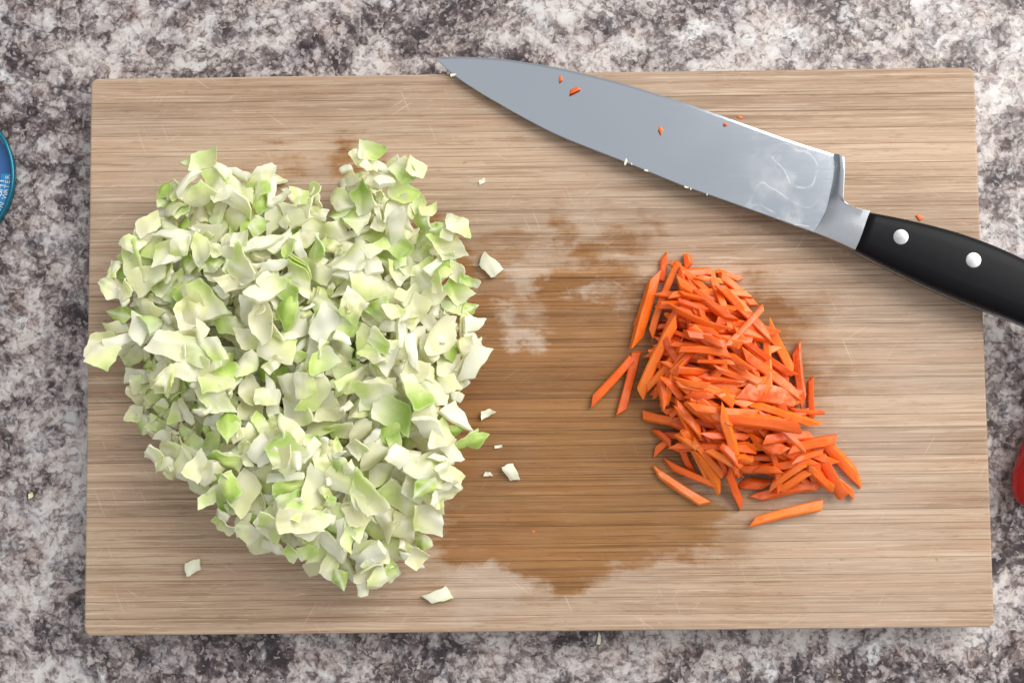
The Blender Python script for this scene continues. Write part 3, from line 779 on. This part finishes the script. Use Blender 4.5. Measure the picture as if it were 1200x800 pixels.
def carrot(x1, y1, x2, y2, w, label=None, group=None, pale=0.15, h=None, name='carrot_stick', slack=0.7):
    """x,y: photo pixels of the two ends; w: width in photo pixels"""
    a = np.array(P(x1, y1, T + 0.008)); b = np.array(P(x2, y2, T + 0.008)); d = b - a; L = np.linalg.norm(d); mid = (a + b) / 2
    ww = w * PXM; h = h or min(ww * cr.uniform(0.75, 1.05), 0.0046)
    V, Fc = stick_mesh(L, ww, h, pale, cr.randint(1 << 30))
    yaw = math.atan2(d[1], d[0])
    # slope along the stick from what lies beneath it
    s = np.linspace(-0.5, 0.5, 13); line = mid[None, :2] + s[:, None] * d[None, :2]
    i, j = cells(np.c_[line, np.zeros(13)]); prof = HM[i, j]
    sl = np.clip(np.polyfit(s * L, prof, 1)[0], -0.45, 0.45)
    roll = cr.normal(0, 0.25)
    Rm = np.array(Matrix.Rotation(yaw, 3, 'Z') @ Matrix.Rotation(-math.atan(sl), 3, 'Y') @ Matrix.Rotation(roll, 3, 'X'))
    pts = dense(V, Fc) @ Rm.T + np.array((mid[0], mid[1], 0))
    lift = drop(pts, 100 * (0.62 + 0.33 * slack))
    me = mesh('carrot', V, Fc, True); me.set_sharp_from_angle(angle=R(38))
    at = me.attributes.new('pale', 'FLOAT', 'POINT'); at.data.foreach_set('value', np.full(len(V), pale, np.float32))
    o = link(name, me, M_CAR)
    o.matrix_world = Matrix.Translation((mid[0], mid[1], lift + T)) @ Matrix(Rm.tolist()).to_4x4()
    if not label:
        px, py = (x1 + x2) / 2, (y1 + y2) / 2
        end = 'end nearest the handle' if py < 390 else ('end farthest from the knife' if py > 490 else 'middle')
        if px < 790 and py < 490: end = 'flank facing the cabbage'
        an = abs(math.degrees(math.atan2(d[1], d[0]))) % 180; an = min(an, 180 - an)
        dr = 'along the grain' if an < 22 else ('across the grain' if an > 55 else 'slantwise')
        sz = 'long ' if L > 0.040 else ('short ' if L < 0.024 else '')
        tn = 'pale ' if pale > 0.4 else ('deep ' if pale == 0.0 else '')
        low = ' low' if lift < 0.006 else ''
        label = sz + tn + 'orange carrot stick ' + dr + low + ', heap ' + end
        group = 'sticks of the carrot heap: ' + sz + tn + dr + low + ' ' + end
    tag(o, label, 'carrot stick' if name == 'carrot_stick' else 'carrot piece', group)
    return o
def Z(x, y): return (680 + x * 0.4375, 280 + y * 0.4375)
def cz(x1, y1, x2, y2, w, **k):
    return carrot(*Z(x1, y1), *Z(x2, y2), w * 0.4375 * 0.90, **k)
# hidden and half hidden under-layer
CPOLY = np.array([P(*Z(*q))[:2] for q in [(215,60),(300,70),(420,110),(480,190),(540,290),(590,420),(640,500),(700,640),(640,670),(520,680),(430,640),(440,700),(330,670),(215,600),(190,530),(215,450),(150,410),(170,280),(200,150)]])
CT, CINS, CD = target(CPOLY, 0.018, 0.034, 0.1, 3.2)
ci_, cj_ = np.where(CINS & (CD > 0.004))
for it in range(210):
    ks = cr.randint(len(ci_), size=25); de = CT[ci_[ks], cj_[ks]] - HM[ci_[ks], cj_[ks]]; b = np.argmax(de)
    if de[b] < 0.001: break
    i, j = ci_[ks[b]], cj_[ks[b]]; x, y = XX[i, j], YY[i, j]
    L = cr.uniform(60, 100) * PXM
    ang = R(cr.normal(-28, 26))
    if x < P(790, 400)[0]: ang = R(cr.normal(65, 22))
    # keep the ends inside the heap
    for _ in range(8):
        dx, dy = math.cos(ang) * L / 2, math.sin(ang) * L / 2
        ex = np.array((x - dx, x + dx)); ey = np.array((y - dy, y + dy))
        if inside(ex, ey, CPOLY).all(): break
        L *= 0.86; ang += cr.normal(0, 0.15)
    def px_of(wx, wy):
        q = CR.T @ (np.array((wx, wy, T + 0.008)) - CAM_POS); return 600 + F_PX * q[0] / -q[2], 400 - F_PX * q[1] / -q[2]
    carrot(*px_of(x - dx, y - dy), *px_of(x + dx, y + dy), cr.uniform(7.5, 11.5), pale=cr.choice([0.0, 0.1, 0.3]))
STICKS = [(245,535,200,575,22),(200,510,250,555,20),(250,520,310,560,22),(265,545,310,630,22),(300,560,380,680,22),(330,560,400,600,24),(360,545,410,600,24),(390,610,445,725,22),(230,600,370,660,24),
 (228,35,222,110,20),(290,35,296,75,24),(190,130,160,230,30),(205,85,150,285,38),(265,60,190,260,24),(155,300,112,470,28),(140,318,28,440,28),(205,375,222,452,22),(255,215,160,420,32),
 (370,80,440,105,18),(262,92,365,80,22),(310,100,382,112,18),(255,170,335,198,18),(265,105,400,230,26),(360,125,440,205,30),(375,95,470,180,24),(430,190,508,268,28),(260,150,330,165,18),(280,235,360,262,18),(230,180,385,255,24),
 (300,260,370,290,22),(232,283,330,292,20),(250,300,380,310,28),(240,355,335,362,26),(300,330,400,335,16),(345,350,440,380,22),(315,378,430,385,16),(215,370,270,430,22),(245,440,320,525,28),(240,380,330,395,24),
 (380,305,440,360,28),(420,275,575,370,28),(415,305,580,420,28),(505,225,580,355,32),(628,370,632,490,18),(588,280,605,450,26),(270,415,345,415,22),(350,410,400,445,30),(165,470,270,490,26),
 (270,450,460,470,28),(300,475,560,505,36),(440,440,640,500,24),(310,525,450,530,22),(400,580,450,590,26),(440,655,510,660,30),(465,615,530,615,24),
 (660,540,765,650,32),(640,570,710,690,34),(700,650,746,690,24),(590,600,690,680,28),(470,700,650,660,28),(530,680,620,610,30),(500,670,590,595,22),(460,537,615,525,28),(545,592,650,565,20),(530,562,690,535,32),(555,458,660,464,14)]
for s in STICKS: cz(*s, pale=float(cr.choice([0.0, 0.1, 0.25, 0.5], p=[.35, .35, .2, .1])))
cz(470, 560, 540, 566, 24, pale=1.0, label='short pale cut-faced carrot chip resting near the side of the carrot heap')
cz(365, 300, 490, 178, 17, pale=0.45, label='thin light carrot stick lying crosswise on top of the other carrot sticks')
cz(400, 408, 588, 432, 58, pale=0.9, h=0.0030, label='broad pale flat carrot slice on top of the carrot heap')
cz(200, 620, 345, 715, 28, pale=0.9, label='pale rough carrot stick at the foot of the carrot heap beside the wet wood')
cz(465, 762, 657, 715, 34, pale=0.2, label='pointed orange carrot slice lying alone on the wood below the carrot heap')

# crumbs
def crumb(px, py, size, label, z, mat=M_CAR, cat='crumb', name='carrot_crumb', ang=0.0, el=1.0):
    V, Fc = stick_mesh(size * 1.6 * el, size, size * 0.55, 0.3, int(px * 7 + py))
    me = mesh(name, V, Fc); at = me.attributes.new('pale', 'FLOAT', 'POINT'); at.data.foreach_set('value', np.full(len(V), 0.3, np.float32))
    o = link(name, me, mat); q = P(px, py, z)
    o.location = (q[0], q[1], z + size * 0.27); o.rotation_euler = (0, 0, R(ang))
    tag(o, label, cat)
crumb(1077, 255, 0.0020, 'tiny orange carrot crumb on the board touching the black handle', T, ang=-50)
crumb(625, 622, 0.0010, 'orange carrot speck on the wet wood below the cabbage sliver', T)
crumb(606, 612, 0.0007, 'thin carrot thread on the wet wood beside the cabbage heap', T, ang=-55, el=3)
crumb(867, 138, 0.0014, 'small orange carrot crumb caught at the cutting edge of the blade', T)
def on_blade(px, py): return kz(px, py) + 0.0012
crumb(673, 106, 0.0020, 'orange carrot shred stuck on the blade, the longest one', on_blade(673, 106), ang=25, el=1.6)
crumb(657, 93, 0.0015, 'short brownish carrot fleck on the blade beside the longest shred', on_blade(657, 93), ang=100)
crumb(774, 153, 0.0019, 'orange carrot fleck alone on the middle of the blade', on_blade(774, 153), ang=120)
crumb(850, 146, 0.0011, 'tiny pink carrot speck on the blade near the cutting edge', on_blade(850, 146))
t_r = TPL['rib']
for (px, py, s_) in ((531, 89, 0.13), (733, 190.5, 0.17), (740, 193, 0.07), (757, 200.5, 0.10), (804, 220, 0.11), (809, 222, 0.06), (828, 228.5, 0.08)):
    c = P(px, py, kz(px, py)); o = link('cabbage_crumb', tpl_mesh(t_r[int(px) % 20]))
    o.matrix_world = Matrix.Translation((c[0], c[1], c[2] + 0.0012)) @ Matrix.Rotation(px, 4, 'Z') @ Matrix.Scale(s_, 4)
    tag(o, 'tiny white cabbage crumb clinging to the spine of the knife blade', 'crumb', 'cabbage crumbs along the blade spine')

# ------------------------------------------------------------------ food can
CH = 0.0062
cc = P(-75, 207, CH); CRAD = 93 * (CAM_POS[2] - CH) / F_PX
can = empty('food_tin', (cc[0], cc[1], 0.0))
tag(can, 'round blue printed tin lying low on the counter beside the board', 'tin')
r = CRAD
v, f = lathe([(0.001, 0.0004), (r - 0.002, 0.0004), (r - 0.0010, 0.0012), (r - 0.0010, CH - 0.003)])
link('can_wall', mesh('can_wall', v, f), M_TEAL, can)
v, f = lathe([(r - 0.0010, CH - 0.003), (r - 0.0002, CH - 0.0022), (r, CH - 0.0012), (r - 0.0002, CH - 0.0003), (r - 0.0010, CH), (r - 0.0019, CH - 0.0004), (r - 0.0023, CH - 0.0030)])
link('rim', mesh('rim', v, f), M_TEAL, can)
v, f = lathe([(0.0005, CH - 0.0030), (r * 0.66, CH - 0.0030), (r * 0.68, CH - 0.0024), (r * 0.72, CH - 0.0024), (r * 0.74, CH - 0.0032), (r - 0.0023, CH - 0.0032)])
lid = link('lid', mesh('lid', v, f), M_BLUE, can)
# light printed ring and cyan flash
v, f = lathe([(r * 0.925, CH - 0.00310), (r * 0.945, CH - 0.00310)]); link('printed_ring', mesh('printed_ring', v, f, False), M_PRINT, lid)
def sector(r0, r1, a0, a1, z, n=16):
    V, Fc = [], []
    for i in range(n + 1):
        a = R(a0 + (a1 - a0) * i / n); V += [(r0 * math.cos(a), r0 * math.sin(a), z), (r1 * math.cos(a), r1 * math.sin(a), z)]
    for i in range(n): Fc.append((2 * i, 2 * i + 1, 2 * i + 3, 2 * i + 2))
    return mesh('flash', V, Fc, False)
link('printed_flash', sector(r * 0.795, r * 0.935, -30, 3, CH - 0.00308), M_CYAN, lid)
def text_mesh(txt, size):
    cu = bpy.data.curves.new('lettering', 'FONT'); cu.body = txt; cu.size = size; cu.align_x = 'CENTER'; cu.align_y = 'CENTER'; cu.extrude = 0.00003; cu.resolution_u = 3
    o = bpy.data.objects.new('lettering', cu); COL.objects.link(o)
    dg = bpy.context.evaluated_depsgraph_get(); me = bpy.data.meshes.new_from_object(o.evaluated_get(dg)); bpy.data.objects.remove(o); return me
def arc_text(txt, rad, a_mid, size, step, z):
    vs = []
    n = len(txt)
    bmx = bmesh.new()
    for i, ch in enumerate(txt):
        if ch == ' ': continue
        a = R(a_mid + (i - (n - 1) / 2) * step)
        me = text_mesh(ch, size); me.transform(Matrix.Translation((rad * math.cos(a), rad * math.sin(a), z)) @ Matrix.Rotation(a + math.pi / 2, 4, 'Z'))
        bmx.from_mesh(me)
    link('lettering', bm_mesh('lettering', bmx), M_PRINT, lid)
arc_text('IN WATER', r * 0.888, -14, 0.0034, 4.0, CH - 0.00285)
arc_text('LIGHT', r * 0.800, -16, 0.0050, 6.2, CH - 0.00285)

# ------------------------------------------------------------------ red pepper at the other edge
def pepper():
    n, m_ = 26, 32; V, Fc = [], []
    p0 = np.array(P(1204, 530, 0)); p1 = np.array(P(1197, 598, 0)); p1[2] = 0
    p0b = np.array(P(1262, 415, 0))
    for i in range(n):
        t = i / (n - 1)
        c = (1 - t) ** 2 * p0b + 2 * t * (1 - t) * p0 + t * t * np.array(P(1194, 594, 0))
        rr = 0.0105 * (1 - (1 - t) ** 6 * 0.5) * math.sqrt(max(0.0, 1 - max(0, (t - 0.72) / 0.28) ** 2)) + 1e-5
        tn = 2 * (1 - t) * (p0 - p0b) + 2 * t * (np.array(P(1194, 594, 0)) - p0); tn /= np.linalg.norm(tn); sd = np.array((-tn[1], tn[0], 0))
        for k in range(m_):
            a = 2 * math.pi * k / m_; rk = rr * (1 + 0.03 * math.cos(3 * a))
            V.append(c + sd * rk * math.cos(a) + np.array((0, 0, 0.0106 + rk * math.sin(a))))
    for i in range(n - 1):
        for k in range(m_): Fc.append((i * m_ + k, i * m_ + (k + 1) % m_, (i + 1) * m_ + (k + 1) % m_, (i + 1) * m_ + k))
    Fc.append(tuple(range(m_))); Fc.append(tuple((n - 1) * m_ + k for k in range(m_)))
    return mesh('red_pepper', V, Fc)
tag(link('red_pepper', pepper(), M_RED), 'glossy red rounded pepper tip on the counter beside the board', 'pepper')
